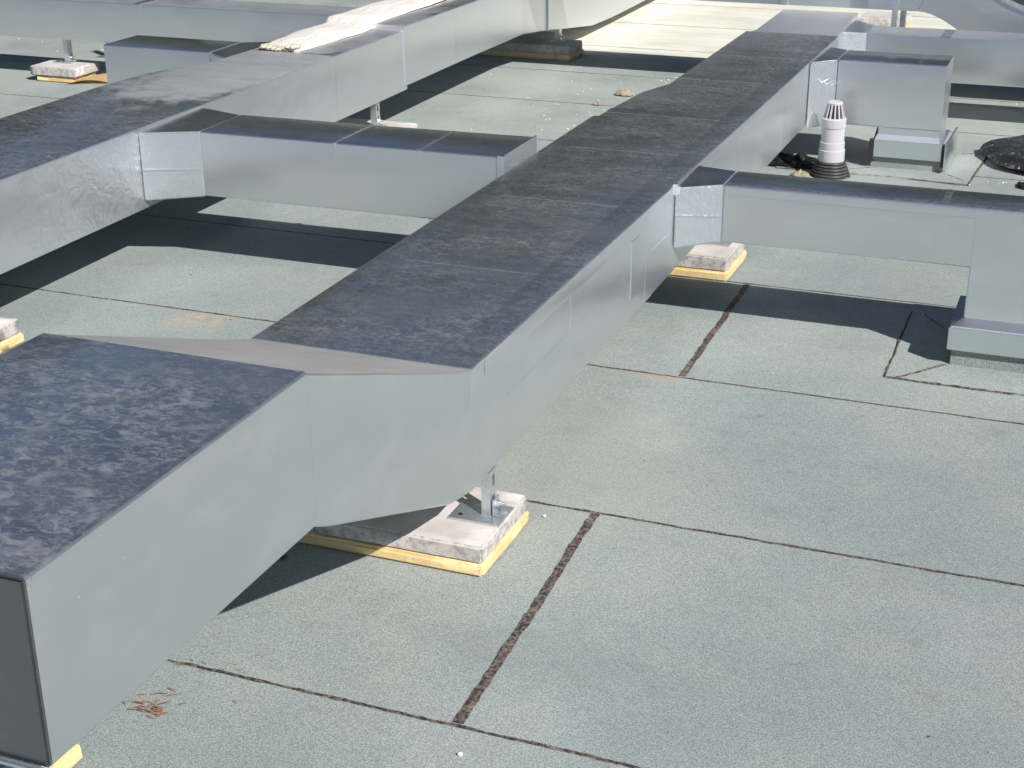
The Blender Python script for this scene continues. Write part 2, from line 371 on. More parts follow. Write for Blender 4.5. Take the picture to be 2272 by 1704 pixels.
# ---------------------------------------------------------------- ductwork
XR, XL = -1.176, -1.712
def band(parent, axis, at, x0, x1, z0, z1, wd=.07, t=.0012, mat=None, name='tape_band'):
    t = min(t, .0005)
    x0, x1, z0, z1 = x0-t, x1+t, z0-t, z1+t
    bm = loft([ring(at-wd/2, x0, x1, z0, z1), ring(at+wd/2, x0, x1, z0, z1)], swap=(axis == 'x'))
    return put(name, bm, mat or M_TAPE, parent)
def edge_tape(parent, axis, a0, a1, side, zt, wtop=.075, wside=.05, t=.0007, sgn=1, mat=None, name='edge_tape'):
    """folded strip over a top arris. side = coordinate of the vertical face, sgn = outward direction"""
    r = .006; o = []
    o.append((side-sgn*wtop, zt+t)); 
    for i in range(4):
        a = math.radians(90-30*i); o.append((side-sgn*r+sgn*(r+t)*math.cos(a), zt-r+(r+t)*math.sin(a)))
    o.append((side+sgn*t, zt-wside)); bm = bmesh.new(); rows = []
    n = max(2, int((a1-a0)/.08))
    for i in range(n+1):
        y = a0+(a1-a0)*i/n; row = []
        for j, (u, v) in enumerate(o):
            if j == 0: u += .004*noise.noise(Vector((y*4, side, 0)))
            row.append(bm.verts.new((u, y, v) if axis == 'y' else (y, u, v)))
        rows.append(row)
    for a, b in zip(rows, rows[1:]):
        for i in range(len(o)-1): bm.faces.new((a[i], a[i+1], b[i+1], b[i]))
    return put(name, bm, mat or M_TAPE, parent)

main = thing('air_duct', (-1.445, 4.0, 0), 'long foil-clad rectangular duct crossing the middle, raised near end stepping down to a lower run', 'air duct')
def nring(y, x0, x1, z0, z1): return ring(y, x0, x1, z0, z1)
# raised near section
put('raised_section', loft([nring(1.32, XL-.006, XR, .447, .733), nring(1.7, XL-.003, XR, .445, .733), nring(2.052, XL, XR, .442, .732)]), M_FRONT, main)
bm = loft([nring(2.0523, XL, XR, .440, .731), nring(2.10, XL, XR+.001, .418, .712), nring(2.62, XL, XR+.002, .212, .516), nring(2.742, XL, XR, .186, .475)])
put('sloping_transition', bm, M_SLOPE, main)
put('lower_section', loft([nring(2.7423, XL, XR, .186, .475), nring(3.4, XL, XR, .190, .475), nring(4.05, XL, XR, .192, .475), nring(5.2, XL+.02, XR, .2, .475),
    nring(5.60, XL+.045, XR, .205, .475), nring(5.80, -1.61, XR, .205, .475), nring(7.10, -1.61, XR, .207, .475)]), M_FOIL, main)
put('far_section', loft([nring(7.1003, -1.612, XR-.02, .2, .468), nring(7.35, -1.62, -1.22, .19, .44), nring(8.095, -1.64, -1.25, .18, .43)]), M_FAR, main)
# end cap with folded lower lip
bm = bmesh.new(); box(bm, XL-.0055, XR-.0005, 1.313, 1.3197, .4475, .7325, .003); put('end_cap', bm, M_CAPD, main)
bm = bmesh.new(); box(bm, XL-.01, XR-.004, 1.304, 1.3125, .440, .453, .004); put('folded_lip', bm, M_FLASH, main)
for y in (2.78, 3.42, 4.08, 4.72): band(main, 'y', y, XL, XR, .19, .475, .07)
band(main, 'y', 5.26, XL+.022, XR, .2, .475, .07)
for y in (5.95, 6.5): band(main, 'y', y, -1.61, XR, .206, .475, .07)
edge_tape(main, 'y', 2.82, 5.15, XL, .475, .085, .03, .0007, -1)
edge_tape(main, 'y', 2.82, 6.2, XR, .475, .085, .045, .0007, 1)
edge_tape(main, 'y', 1.33, 2.05, XR, .733, .012, .010, .0006, 1)
# lap seam half way up the long side, and two repair squares
bm = bmesh.new(); box(bm, XR-.002, XR+.0006, 2.95, 4.30, .31, .335); put('side_lap', bm, M_TAPE, main)
bm = bmesh.new(); box(bm, XR-.001, XR+.0020, 3.90, 3.98, .25, .42); put('repair_patch', bm, M_TAPE, main)

def shoe(parent, pts, z0, z1, mat=M_CRINK, name='branch_shoe'):
    bm = prism(pts, z0, z1); bmesh.ops.bevel(bm, geom=list(bm.edges), offset=.005, segments=2, affect='EDGES')
    o = put(name, bm, mat, parent); o.data.materials.append(M_BR)
    for f in o.data.polygons:
        if f.normal.z > .7: f.material_index = 1
    return o
# ---- right near branch
b1 = thing('branch_duct', (-.6, 4.47, 0), 'foil branch duct running right from the middle duct and dropping at the right frame edge', 'air duct', 'foil branch ducts')
shoe(b1, [(XR+.002, 4.335), (-1.036, 4.384), (-1.036, 4.562), (-1.10, 4.566), (XR+.002, 4.600)], [.272, .294, .294, .29, .28], [.464, .4745, .4745, .474, .472])
bm = bmesh.new(); box(bm, -1.172, -1.034, 4.3325, 4.334, .3765, .3785); bmesh.ops.rotate(bm, verts=bm.verts, cent=(-1.172, 4.334, .378), matrix=Matrix.Rotation(math.radians(19), 3, 'Z')); put('foil_fold', bm, M_CRINK, b1)
put('duct_section', loft([ring(-1.034, 4.384, 4.562, .295, .475), ring(-.7, 4.384, 4.562, .295, .475), ring(.40, 4.384, 4.562, .297, .477)], swap=True), M_BR, b1)
bm = bmesh.new(); box(bm, -.300, .395, 4.3833, 4.560, .118, .4725, .004); put('drop_section', bm, M_BR, b1)
band(b1, 'x', -.39, 4.384, 4.562, .296, .476, .02, .0012)
edge_tape(b1, 'x', -1.03, .39, 4.384, .475, .03, .03, .0010, -1)
bm = prism([(-.33, 4.345), (.42, 4.345), (.42, 4.3845), (-.30, 4.3845)], .124, [.126, .126, .143, .143]); put('sealing_tape', bm, M_SEAL, b1)
bm = bmesh.new(); box(bm, -1.185, -1.160, 4.326, 4.350, .440, .477, .006); put('corner_glint_foil', bm, M_SEAL, b1)  # small bright piece added to paint a glint on the corner
k1 = thing('roof_kerb', (.0, 4.47, 0), 'low felt-covered kerb with metal skirt under the branch duct at the right frame edge', 'roof kerb', 'roof kerbs under the branch ducts')
bm = prism([(-.322, 4.352), (.44, 4.352), (.44, 4.62), (-.322, 4.62)], 0, .07); put('felt_upstand', bm, M_FELT2, k1, sharp=None)
bm = bmesh.new(); box(bm, -.335, .45, 4.336, 4.64, .054, .124, .002); put('metal_skirt', bm, M_FLASH, k1)
# ---- right far branch
b2 = thing('branch_duct', (-.9, 6.74, 0), 'foil branch duct behind the white vent pipe, dropping into a kerb with bent metal corners', 'air duct', 'foil branch ducts')
shoe(b2, [(XR+.002, 6.42), (-1.09, 6.618), (-1.09, 6.87), (XR+.002, 6.90)], [.19, .178, .178, .19], [.474, .456, .456, .46])
put('duct_section', loft([ring(-1.088, 6.62, 6.868, .178, .457), ring(-.9, 6.62, 6.868, .178, .457), ring(-.634, 6.62, 6.868, .180, .459)], swap=True), M_BR, b2)
bm = bmesh.new(); box(bm, -.896, -.636, 6.622, 6.866, .115, .182, .003); put('drop_section', bm, M_BR, b2)
band(b2, 'x', -.75, 6.62, 6.868, .179, .458, .015)
edge_tape(b2, 'x', -1.08, -.636, 6.62, .457, .012, .012, .0012, -1)
bm = bmesh.new(); ring_pts = []
for i in range(5):   # creased foil hanging off the shoe
    x = -1.165+.018*i; bmesh.ops.create_cone(bm, segments=5, radius1=.004, radius2=.001, depth=.10, cap_ends=True, matrix=Matrix.Translation((x, 6.47+.04*i, .38-.012*i)) @ Matrix.Rotation(math.radians(58), 4, 'Y') @ Matrix.Rotation(math.radians(20*i), 4, 'Z'))
put('foil_crease', bm, M_CRINK, b2)
bm = prism([(-.905, 6.601), (-.63, 6.601), (-.636, 6.6205), (-.897, 6.6205)], .1275, [.129, .129, .150, .150]); put('sealing_tape', bm, M_SEAL, b2)
k2 = thing('roof_kerb', (-.76, 6.74, 0), 'small felt kerb with metal skirt and lifted corners beside the white vent pipe', 'roof kerb', 'roof kerbs under the branch ducts')
bm = prism([(-.915, 6.615), (-.598, 6.615), (-.598, 6.90), (-.915, 6.90)], 0, .06); put('felt_upstand', bm, M_FELT2, k2, sharp=None)
bm = bmesh.new(); box(bm, -.905, -.620, 6.598, 6.606, .054, .127); box(bm, -.905, -.620, 6.606, 6.90, .119, .1265); put('metal_skirt', bm, M_FLASH, k2)
bm = prism([(-.606, 6.585), (-.596, 6.60), (-.590, 6.93), (-.598, 6.93)], .02, .135); put('side_flashing', bm, M_FLASH, k2)
bm = prism([(-.912, 6.60), (-.9055, 6.60), (-.9055, 6.80), (-.918, 6.80)], .04, [.125, .125, .16, .17]); put('side_flashing', bm, M_FLASH, k2)
bm = prism([(-.619, 6.596), (-.607, 6.596), (-.605, 6.64), (-.619, 6.64)], .03, .112); put('dark_corner_piece', bm, M_RUB, k2)  # black piece filling the gap at the skirt's right end
bm = prism([(-.927, 6.60), (-.906, 6.597), (-.906, 6.64), (-.93, 6.63)], .03, .125); put('dark_corner_piece', bm, M_RUB, k2)  # black piece at the skirt's left end
# ---- far right branch, lying lower and running out of the picture
b3 = thing('branch_duct', (-.6, 7.72, 0), 'farthest foil branch duct on the right, top paled by painted glare, running out of the frame', 'air duct', 'foil branch ducts')
shoe(b3, [(XR-.06, 7.52), (-1.12, 7.60), (-1.12, 7.84), (XR-.06, 7.95)], .20, [.425, .412, .412, .42])
put('duct_section', loft([ring(-1.118, 7.60, 7.84, .195, .412), ring(-.3, 7.60, 7.84, .197, .414), ring(1.6, 7.60, 7.84, .197, .414)], swap=True), M_FAR, b3)
for x in (-.75, -.05, .7): band(b3, 'x', x, 7.60, 7.84, .196, .413, .05)
# ---- cross duct with swan neck
cd = thing('air_duct', (-1.2, 8.3, 0), 'foil duct crossing behind the others, bending down in a swan neck at top right', 'air duct')
def yz_profile(parent, name, top, bot, y0, y1, mat):
    bm = bmesh.new(); n = len(top)
    rows = [[bm.verts.new((x, y, z)) for (x, z) in top+bot[::-1]] for y in (y0, y1)]
    m = len(rows[0])
    for i in range(m): bm.faces.new((rows[0][i], rows[0][(i+1) % m], rows[1][(i+1) % m], rows[1][i]))
    for r_ in rows:
        for i in range(n-1): bm.faces.new((r_[i], r_[i+1], r_[m-2-i], r_[m-1-i]))
    return put(name, bm, mat, parent)
top = []; bot = []
for i in range(17):
    s_ = i/16; e = s_*s_*(3-2*s_); x = -.94+.50*s_
    top.append((x+.09, .665-.178*e)); bot.append((x-.01, .452-.225*e))
yz_profile(cd, 'swan_neck', top, bot, 8.10, 8.46, M_BR)
yz_profile(cd, 'duct_section', [(-5.2, .665), (-.852, .665)], [(-5.2, .452), (-.952, .452)], 8.10, 8.46, M_BR)
yz_profile(cd, 'duct_section', [(-.348, .487), (1.8, .487)], [(-.448, .227), (1.8, .227)], 8.10, 8.46, M_BR)
bm = bmesh.new()
for (xa, za), (xb, zb) in zip(top[:-1], top[1:]): prism([(xa, 8.088), (xb, 8.088), (xb, 8.0995), (xa, 8.0995)], [za-.02, zb-.02, zb-.02, za-.02], [za+.006, zb+.006, zb+.006, za+.006], bm)
put('standing_flange', bm, M_CRINK, cd)
bm = bmesh.new(); box(bm, -1.66, -1.62, 8.094, 8.1, .452, .66); put('tape_band', bm, M_TAPE, cd)

# ---- left duct
XB = -3.10
ld = thing('air_duct', (-3.38, 5.5, 0), 'foil duct along the left with white insulation lying on its dusty top with painted sheen', 'air duct')
put('near_section', loft([nring(.9, -3.655, XB, .205, .492), nring(4.9, -3.665, XB, .205, .492), nring(5.2, -3.645, XB, .205, .492), nring(5.5, -3.525, XB, .205, .492), nring(6.53, -3.49, XB, .207, .49)]), M_LEFT, ld)
put('far_section', loft([nring(6.50, -3.515, XB+.010, .230, .512), nring(7.4, -3.50, XB+.010, .230, .507), nring(8.05, -3.48, XB+.004, .222, .50)]), M_LEFT, ld)
put('sloping_transition', loft([nring(8.0503, -3.48, XB+.004, .222, .50), nring(8.35, -3.48, XB+.02, .195, .47), nring(9.25, -3.50, XB+.02, .09, .36), nring(9.7, -3.50, XB+.01, .075, .345), nring(12.5, -3.50, XB, .085, .355)]), M_BR, ld)
for y in (2.6, 3.45, ): band(ld, 'y', y, -3.665, XB, .205, .492, .07)
band(ld, 'y', 5.82, -3.51, XB, .206, .491, .015); band(ld, 'y', 7.1, -3.503, XB+.01, .230, .509, .02)
bm = bmesh.new(); box(bm, XB+.010, XB+.03, 8.40, 8.43, .19, .46, .006); put('foil_ridge', bm, M_CRINK, ld)
# its right-hand branch
b4 = thing('branch_duct', (-2.4, 4.53, 0), 'foil branch duct from the left duct ending in a capped corner beside the middle duct', 'air duct', 'foil branch ducts')
shoe(b4, [(XB+.002, 4.345), (-2.875, 4.388), (-2.875, 4.665), (XB+.002, 4.76)], [.236, .262, .262, .24], [.478, .4915, .4915, .484])
bm = prism([(XB+.01, 4.3415), (-2.885, 4.3825), (-2.885, 4.388), (XB+.01, 4.348)], [.347, .357, .357, .347], [.350, .360, .360, .350]); put('foil_fold', bm, M_CRINK, b4)
put('duct_section', loft([ring(-2.873, 4.390, 4.670, .264, .492), ring(-2.3, 4.390, 4.672, .266, .495), ring(-1.756, 4.390, 4.685, .268, .498)], swap=True), M_BR, b4)
bm = bmesh.new(); box(bm, -2.024, -1.758, 4.392, 4.683, .0, .272, .004); put('drop_section', bm, M_BR, b4)
for x in (-2.36, -2.05): band(b4, 'x', x, 4.390, 4.678, .266, .4965, .012)
bm = prism([(-1.775, 4.386), (-1.750, 4.384), (-1.7495, 4.405), (-1.762, 4.41)], .35, .5005); put('corner_glint_foil', bm, M_CRINK, b4)
bm = bmesh.new(); box(bm, -1.7555, -1.7515, 4.40, 4.684, .30, .503); put('end_flange', bm, M_CRINK, b4)
# its left-hand stub
b5 = thing('branch_duct', (-3.9, 5.84, 0), 'short dark-topped stub duct on the far side of the left duct', 'air duct', 'foil branch ducts')
put('duct_section', loft([ring(-4.208, 5.715, 5.985, .21, .490), ring(-3.66, 5.715, 5.985, .21, .490)], swap=True), M_BR, b5)
shoe(b5, [(-3.66, 5.716), (-3.49, 5.60), (-3.49, 6.10), (-3.66, 5.984)], .22, [.488, .484, .484, .488])
bm = bmesh.new(); box(bm, -4.206, -3.95, 5.717, 5.983, .0, .215, .003); put('drop_section', bm, M_BR, b5)
# ---- duct across the upper left
d6 = thing('air_duct', (-5.5, 7.2, 0), 'foil duct running along the top left edge on a slotted post', 'air duct')
put('duct_section', loft([ring(-9.0, 7.05, 7.31, .222, .440), ring(-5.0, 7.05, 7.31, .225, .443), ring(-3.50, 7.05, 7.31, .228, .446)], swap=True), M_FAR, d6)
for x in (-6.2, -4.95): band(d6, 'x', x, 7.05, 7.31, .226, .4445, .05)

# ---------------------------------------------------------------- supports
def slotted_post(name, x, y, z0, z1, parent, wx=.028, wy=.041):
    bm = bmesh.new(); t = .0025
    xr = x+wx/2
    # slotted web faces +x, plain flange faces -y, lips at the back
    box(bm, x-wx/2, xr-t, y-wy/2, y-wy/2+t, z0, z1); box(bm, x-wx/2, xr-t, y+wy/2-t, y+wy/2, z0, z1)
    box(bm, xr-t, xr, y-wy/2, y-.007, z0, z1); box(bm, xr-t, xr, y+.007, y+wy/2, z0, z1)
    z = z0-.002
    while z < z1:
        box(bm, xr-t, xr, y-.007, y+.007, max(z0, z), min(z1, z+.022)); z += .05
    box(bm, x-wx/2, x-wx/2+t, y-wy/2+t, y-wy/2+.009, z0, z1); box(bm, x-wx/2, x-wx/2+t, y+wy/2-.009, y+wy/2-t, z0, z1)
    return put(name, bm, M_ZINC, parent, sharp=None)
def support(x, y, zb, zt, label, rail=None, plate=(.075, .05)):
    t = thing('support_post', (x, y, zb), label, 'steel support', 'slotted steel posts under the ducts')
    bm = bmesh.new(); box(bm, x-plate[0], x+plate[0]*.55, y-plate[1], y+plate[1]*.8, zb+.0002, zb+.0055, .001); put('base_plate', bm, M_ZINC, t)
    slotted_post('channel', x, y, zb+.005, zt, t, .022 if zb < .08 and zb > .01 else .028)
    bm = bmesh.new(); box(bm, x+.0145, x+.0180, y-.018, y+.018, zb+.006, zb+.046, .001); box(bm, x+.0155, x+.045, y-.018, y+.018, zb+.006, zb+.010, .001); put('angle_bracket', bm, M_ZINC, t)
    bm = bmesh.new()
    bmesh.ops.create_cone(bm, segments=6, radius1=.008, radius2=.008, depth=.009, cap_ends=True, matrix=Matrix.Translation((x+.0205, y, zb+.032)) @ Matrix.Rotation(math.pi/2, 4, 'Y'))
    bmesh.ops.create_cone(bm, segments=10, radius1=.004, radius2=.004, depth=.02, cap_ends=True, matrix=Matrix.Translation((x+.030, y, zb+.032)) @ Matrix.Rotation(math.pi/2, 4, 'Y'))
    cyl(bm, x+.034, y+.004, zb+.0055, zb+.014, .007, n=6); put('bolt', bm, M_ZINC, t)
    bm = bmesh.new(); cyl(bm, x-plate[0]+.022, y-plate[1]+.022, zb+.0056, zb+.0062, .006, n=12); put('painted_bolt_hole', bm, M_HOLE, t)  # black disc on the plate, painting the dark of a hole
    if rail:
        bm = bmesh.new(); box(bm, rail[0], rail[1], rail[2]-.015, rail[2]+.015, zt-.03, zt-.001); put('cross_rail', bm, M_ZINC, t)
    return t
def rough_slab(x0, x1, y0, y1, z0, z1, amp, cham, sub, seed, round_=0.):
    bm = bmesh.new(); box(bm, x0, x1, y0, y1, z0, z1)
    bmesh.ops.bevel(bm, geom=list(bm.edges), offset=cham, segments=2, affect='EDGES')
    bmesh.ops.subdivide_edges(bm, edges=[e for e in bm.edges if e.calc_length() > .05], cuts=sub, use_grid_fill=True)
    for v in bm.verts:
        p = Vector((v.co.x*22+seed, v.co.y*22, v.co.z*22)); d = noise.noise_vector(p)+.6*noise.noise_vector(p*3.1)
        if v.co.z > z0+.001: v.co += Vector((d.x, d.y, d.z*.25))*amp
        else: v.co += Vector((d.x, d.y, 0))*amp
    return bm
pav = [ # x0,x1,y0,y1, paver label, foam label
 (-2.16, -1.570, 1.55, 1.83, 'concrete paver barely showing under the raised near end at the bottom left', 'foam pad under the paver at the bottom left corner'),
 (-1.745, -1.140, 2.705, 2.985, 'stained pale concrete paver under the sloping part of the middle duct', 'yellow foam pad under the largest, nearest sunlit paver'),
 (-1.735, -1.128, 4.872, 5.15, 'chipped concrete paver behind the near right branch duct', 'yellow foam pad under the paver behind the near right branch'),
 (-3.63, -3.030, 3.26, 3.54, 'concrete paver cut by the left frame edge under the left duct', 'yellow foam pad cut by the left frame edge'),
 (-3.58, -2.985, 6.12, 6.39, 'white concrete paver mostly hidden behind the capped left branch', 'foam pad of the paver behind the capped left branch'),
 (-3.58, -2.980, 8.52, 8.76, 'concrete paver wholly in shade under the far end of the left duct', 'yellow foam pad in shade under the far left-duct paver'),
 (-5.635, -5.335, 6.955, 7.19, 'square white paver with a post at the top left', 'broken yellow foam pad curling out under the top left paver'),
 (-1.56, -1.26, 10.15, 10.42, 'far paver glimpsed under the swan neck duct at the top', 'foam pad of the far paver under the swan neck'),
]
for i, (x0, x1, y0, y1, lp, lf) in enumerate(pav):
    zs, zt_ = (.0285, .071) if i == 1 else (.034, .084)
    bm = rough_slab(x0, x1, y0, y1, zs, zt_, .0018, .005, 10, i*5.)
    tag(put('concrete_paver', bm, M_CONC, sharp=88), lp, 'paver', 'concrete pavers carrying the duct posts')
    ex = .004
    if i == 6: fx0, fx1, fy0, fy1 = x0+.03, x1-.02, y0+.01, y1-.01
    else: fx0, fx1, fy0, fy1 = x0-ex, x1+ex*1.3, y0-(.009 if i == 1 else .006), y1+.01
    bm = rough_slab(fx0, fx1, fy0, fy1, .0007, zs-.0003, .0018, (.006), 14, i*7.+2)
    fo = put('foam_pad', bm, M_FOAM, sharp=88); tag(fo, lf, 'foam pad', 'yellow foam pads under the pavers')
# curled foam flap of the top left pad
bm = bmesh.new(); rows = []
for i in range(9):
    a = i/8; rows.append([bm.verts.new((-5.40+.02+a*.22, 6.93+y_+a*.10, .004+.02*math.sin(a*3.0)+.045*a*y_*4)) for y_ in (0, .06, .13)])
for a, b in zip(rows, rows[1:]):
    for i in range(2): bm.faces.new((a[i], a[i+1], b[i+1], b[i]))
fl = bmesh.ops.solidify(bm, geom=list(bm.faces), thickness=.022)
tag(put('foam_scrap', bm, M_FOAM), 'curled strip of yellow foam sticking out beside the top left paver', 'foam scrap')

support(-1.62, 1.70, .0842, .444, 'post under the raised near end, at the bottom left', (-2.1, -1.6, 1.70))
support(-1.186, 2.862, .0712, .186, 'bright slotted post on the nearest sunlit paver', (-1.70, -1.21, 2.862), (.080, .055))
support(-1.197, 5.06, .0842, .20, 'post foot on the paver behind the near right branch', (-1.66, -1.20, 5.06), (.08, .06))
support(-3.125, 3.40, .0842, .205, 'post foot on the paver at the left frame edge', (-3.6, -3.12, 3.40))
support(-3.135, 6.25, .0842, .23, 'tall slotted post seen above the capped left branch, under the left duct', (-3.5, -3.13, 6.25))
support(-3.10, 8.66, .0842, .172, 'short shaded post on the far left-duct paver', (-3.45, -3.10, 8.66))
support(-5.495, 7.13, .0842, .224, 'post on the square white paver at the top left', None)
support(-5.64, 7.72, .0, .224, 'dark shaded post foot just beyond the top left duct', None)
support(-1.045, 7.97, .0, .75, 'tall slotted post in front of the swan neck duct', None)
support(-1.06, 8.42, .0, .452, 'dark shaded post behind the tall one under the swan neck duct', None)

# ---------------------------------------------------------------- vent pipe
vx, vy = -1.056, 6.42
vt = thing('vent_pipe', (vx, vy, 0), 'white plastic vent pipe with slotted cap and black ribbed collar', 'vent pipe')
bm = bmesh.new()
prof = [(.094, 0.0), (.090, .006)]
for i in range(5):
    r = .086-.0055*i; z = .006+.0125*i; prof += [(r, z), (r+.004, z+.004), (r+.002, z+.009), (r-.006, z+.0118)]
prof += [(.060, .070), (.060, .080)]
lathe(bm, vx, vy, prof); put('ribbed_collar', bm, M_RUB, vt, sharp=60)
bm = bmesh.new(); lathe(bm, vx, vy, [(.0600, .058), (.0605, .114), (.0570, .116), (.0570, .147), (.0535, .149), (.0525, .215)]); put('pipe', bm, M_PVC, vt, sharp=30)
bm = bmesh.new(); lathe(bm, vx, vy, [(.0560, .212), (.0565, .247), (.0535, .251), (.0500, .252)]); put('cap_ring', bm, M_PVC, vt, sharp=30)
bm = bmesh.new(); lathe(bm, vx, vy, [(.044, .2525), (.028, .306)], 24); put('dark_core', bm, M_HOLE, vt)
bm = bmesh.new(); lathe(bm, vx, vy, [(.034, .307), (.035, .314), (.030, .319)], 24); put('cap_top', bm, M_PVC, vt)
for i in range(14):
    a = i*2*math.pi/14; bm = bmesh.new(); r0, r1, wd = .047, .0315, .0028
    p = []
    for r, z in ((r0, .251), (r0-.007, .251), (r1-.006, .309), (r1, .309)):
        for sgn in (-1, 1):
            p.append(bm.verts.new((vx+r*math.cos(a)-sgn*wd*math.sin(a), vy+r*math.sin(a)+sgn*wd*math.cos(a), z)))
    for f in ((0, 1, 7, 6), (2, 3, 5, 4), (0, 2, 4, 6), (1, 3, 5, 7), (0, 1, 3, 2), (4, 5, 7, 6)): bm.faces.new([p[j] for j in f])
    put('cap_fin', bm, M_PVC, vt, sharp=None)

# ---------------------------------------------------------------- loose things
# insulation lying on the left duct
bm = bmesh.new(); rows = []; NY = 70
for i in range(NY+1):
    s_ = i/NY; y = 5.84+s_*2.2; row = []
    wl = .080+.035*min(1, s_*6); cx = -3.385+.02*s_+.006*noise.noise(Vector((y*3, 0, 0)))
    for j in range(17):
        a = math.pi*(1-j/16); h = .024*min(1, .45+s_*9)*(1+.25*noise.noise(Vector((y*6, 3, 0))))
        rr = 1+.09*noise.noise(Vector((y*7, math.cos(a)*2, 5)))+.03*noise.noise(Vector((y*20, math.cos(a)*6, 5)))
        row.append(bm.verts.new((cx+(wl+.02)*math.cos(a)*rr, y+(.05*noise.noise(Vector((j*.9, 0, 7))) if i == 0 else 0), .493+(.02 if y > 6.5 else .0)+h*math.sin(a)**.7*rr)))
    rows.append(row)
for a, b in zip(rows, rows[1:]):
    for i in range(16): bm.faces.new((a[i], a[i+1], b[i+1], b[i]))
bm.faces.new(rows[0]); ir = put('insulation_roll', bm, M_WOOL, sharp=80)
tag(ir, 'long white roll of insulation blanket lying on the left duct', 'insulation')
bm = bmesh.new()
for i in range(7):
    c = Vector((-3.455+.024*i+.008*random.random(), 5.835+.03*random.random(), .500+.012*random.random()))
    r = bmesh.ops.create_icosphere(bm, subdivisions=2, radius=1, matrix=Matrix.Translation(c) @ Matrix.Diagonal((.018, .04, .010, 1)))
    for v in r['verts']: v.co += noise.noise_vector(v.co*60)*.007
put('frayed_end', bm, M_RAG, ir)

# black membrane lump on the right
bm = bmesh.new(); n1, n2 = 40, 12; cx, cy = -.10, 6.94; top_ = bm.verts.new((cx, cy, .105)); prev = None
for k in range(1, n2+1):
    row = []
    for i in range(n1):
        a = i*2*math.pi/n1; rr = k/n2; R_ = .36*(1+.10*math.cos(2*a+.8)+.07*noise.noise(Vector((math.cos(a)*2, math.sin(a)*2, 1))))
        zz = .050+.052*(1-rr**2.2)+.012*noise.noise(Vector((math.cos(a)*rr*5, math.sin(a)*rr*5, 3))) if k < n2 else .028+.02*noise.noise(Vector((math.cos(a)*4, math.sin(a)*4, 3)))
        row.append(bm.verts.new((cx+R_*rr*math.cos(a), cy+R_*rr*.95*math.sin(a), zz)))
    for i in range(n1):
        if prev is None: bm.faces.new((top_, row[i], row[(i+1) % n1]))
        else: bm.faces.new((prev[i], row[i], row[(i+1) % n1], prev[(i+1) % n1]))
    prev = row
base = [bm.verts.new((cx+(v.co.x-cx)*.86, cy+(v.co.y-cy)*.86, .001)) for v in prev]
for i in range(n1): bm.faces.new((prev[i], base[i], base[(i+1) % n1], prev[(i+1) % n1]))
mh = put('black_cover', bm, M_SHEET, sharp=70); tag(mh, 'low black domed cover speckled with white bits, cut by the right frame edge', 'roof cover')
def crumple(name, cx, cy, sx, sy, h, mat, label, cat, seed, n=22, rot=0., z=.004, par=None, rag=.3):
    bm = bmesh.new(); vs = {}
    for i in range(n+1):
        for j in range(n+1):
            u, v = i/n*2-1, j/n*2-1
            e = 1+rag*noise.noise(Vector((u*2+seed, v*2, 0)))
            q = noise.noise(Vector((u*2.2+seed, v*2.2, 3)))*.6+noise.noise(Vector((u*5+seed, v*5, 7)))*.4
            x, y = u*sx*e, v*sy*e*(1-.25*abs(u)); x, y = x*math.cos(rot)-y*math.sin(rot), x*math.sin(rot)+y*math.cos(rot)
            ed = max(abs(u), abs(v))
            vs[i, j] = bm.verts.new((cx+x, cy+y, z+max(0, h*(.45+q))*(1-ed**3*.8)))
    for i in range(n):
        for j in range(n): bm.faces.new((vs[i, j], vs[i+1, j], vs[i+1, j+1], vs[i, j+1]))
    bmesh.ops.solidify(bm, geom=list(bm.faces), thickness=-.002)
    return tag(put(name, bm, mat, sharp=60), label, cat)
crumple('rubber_sheet', -1.30, 6.58, .17, .11, .05, M_SHEET, 'crumpled black sheet in the shade left of the vent pipe', 'rubber sheet', 3.3, rot=-.15)
crumple('cloth_scrap', -2.38, 7.70, .05, .04, .05, M_RAG, 'pale crumpled scrap on the roof left of the middle duct', 'scrap', 8.1, 10)
crumple('cloth_scrap', -2.44, 7.42, .022, .02, .02, M_RAG, 'tiny tan scrap on a felt seam beside the pale crumpled one', 'scrap', 4.4, 8)
crumple('cardboard_scrap', -1.165, 6.33, .035, .03, .05, M_RAG, 'torn tan scrap at the foot of the vent pipe collar', 'scrap', 9.1, 10)
crumple('rubber_scrap', -.255, 6.50, .035, .05, .03, M_RUB, 'black scrap on the felt in front of the black cover', 'scrap', 2.1, 10)
crumple('debris_heap', -4.5, 9.55, .16, .12, .07, M_RAG, 'brown-green debris beyond the top left duct', 'debris', 6.1, 14)
tag(put('pipe_stub', cyl(bmesh.new(), -4.08, 9.15, .0, .09, .055), M_RUB), 'short black round stub beyond the top left duct', 'pipe stub')

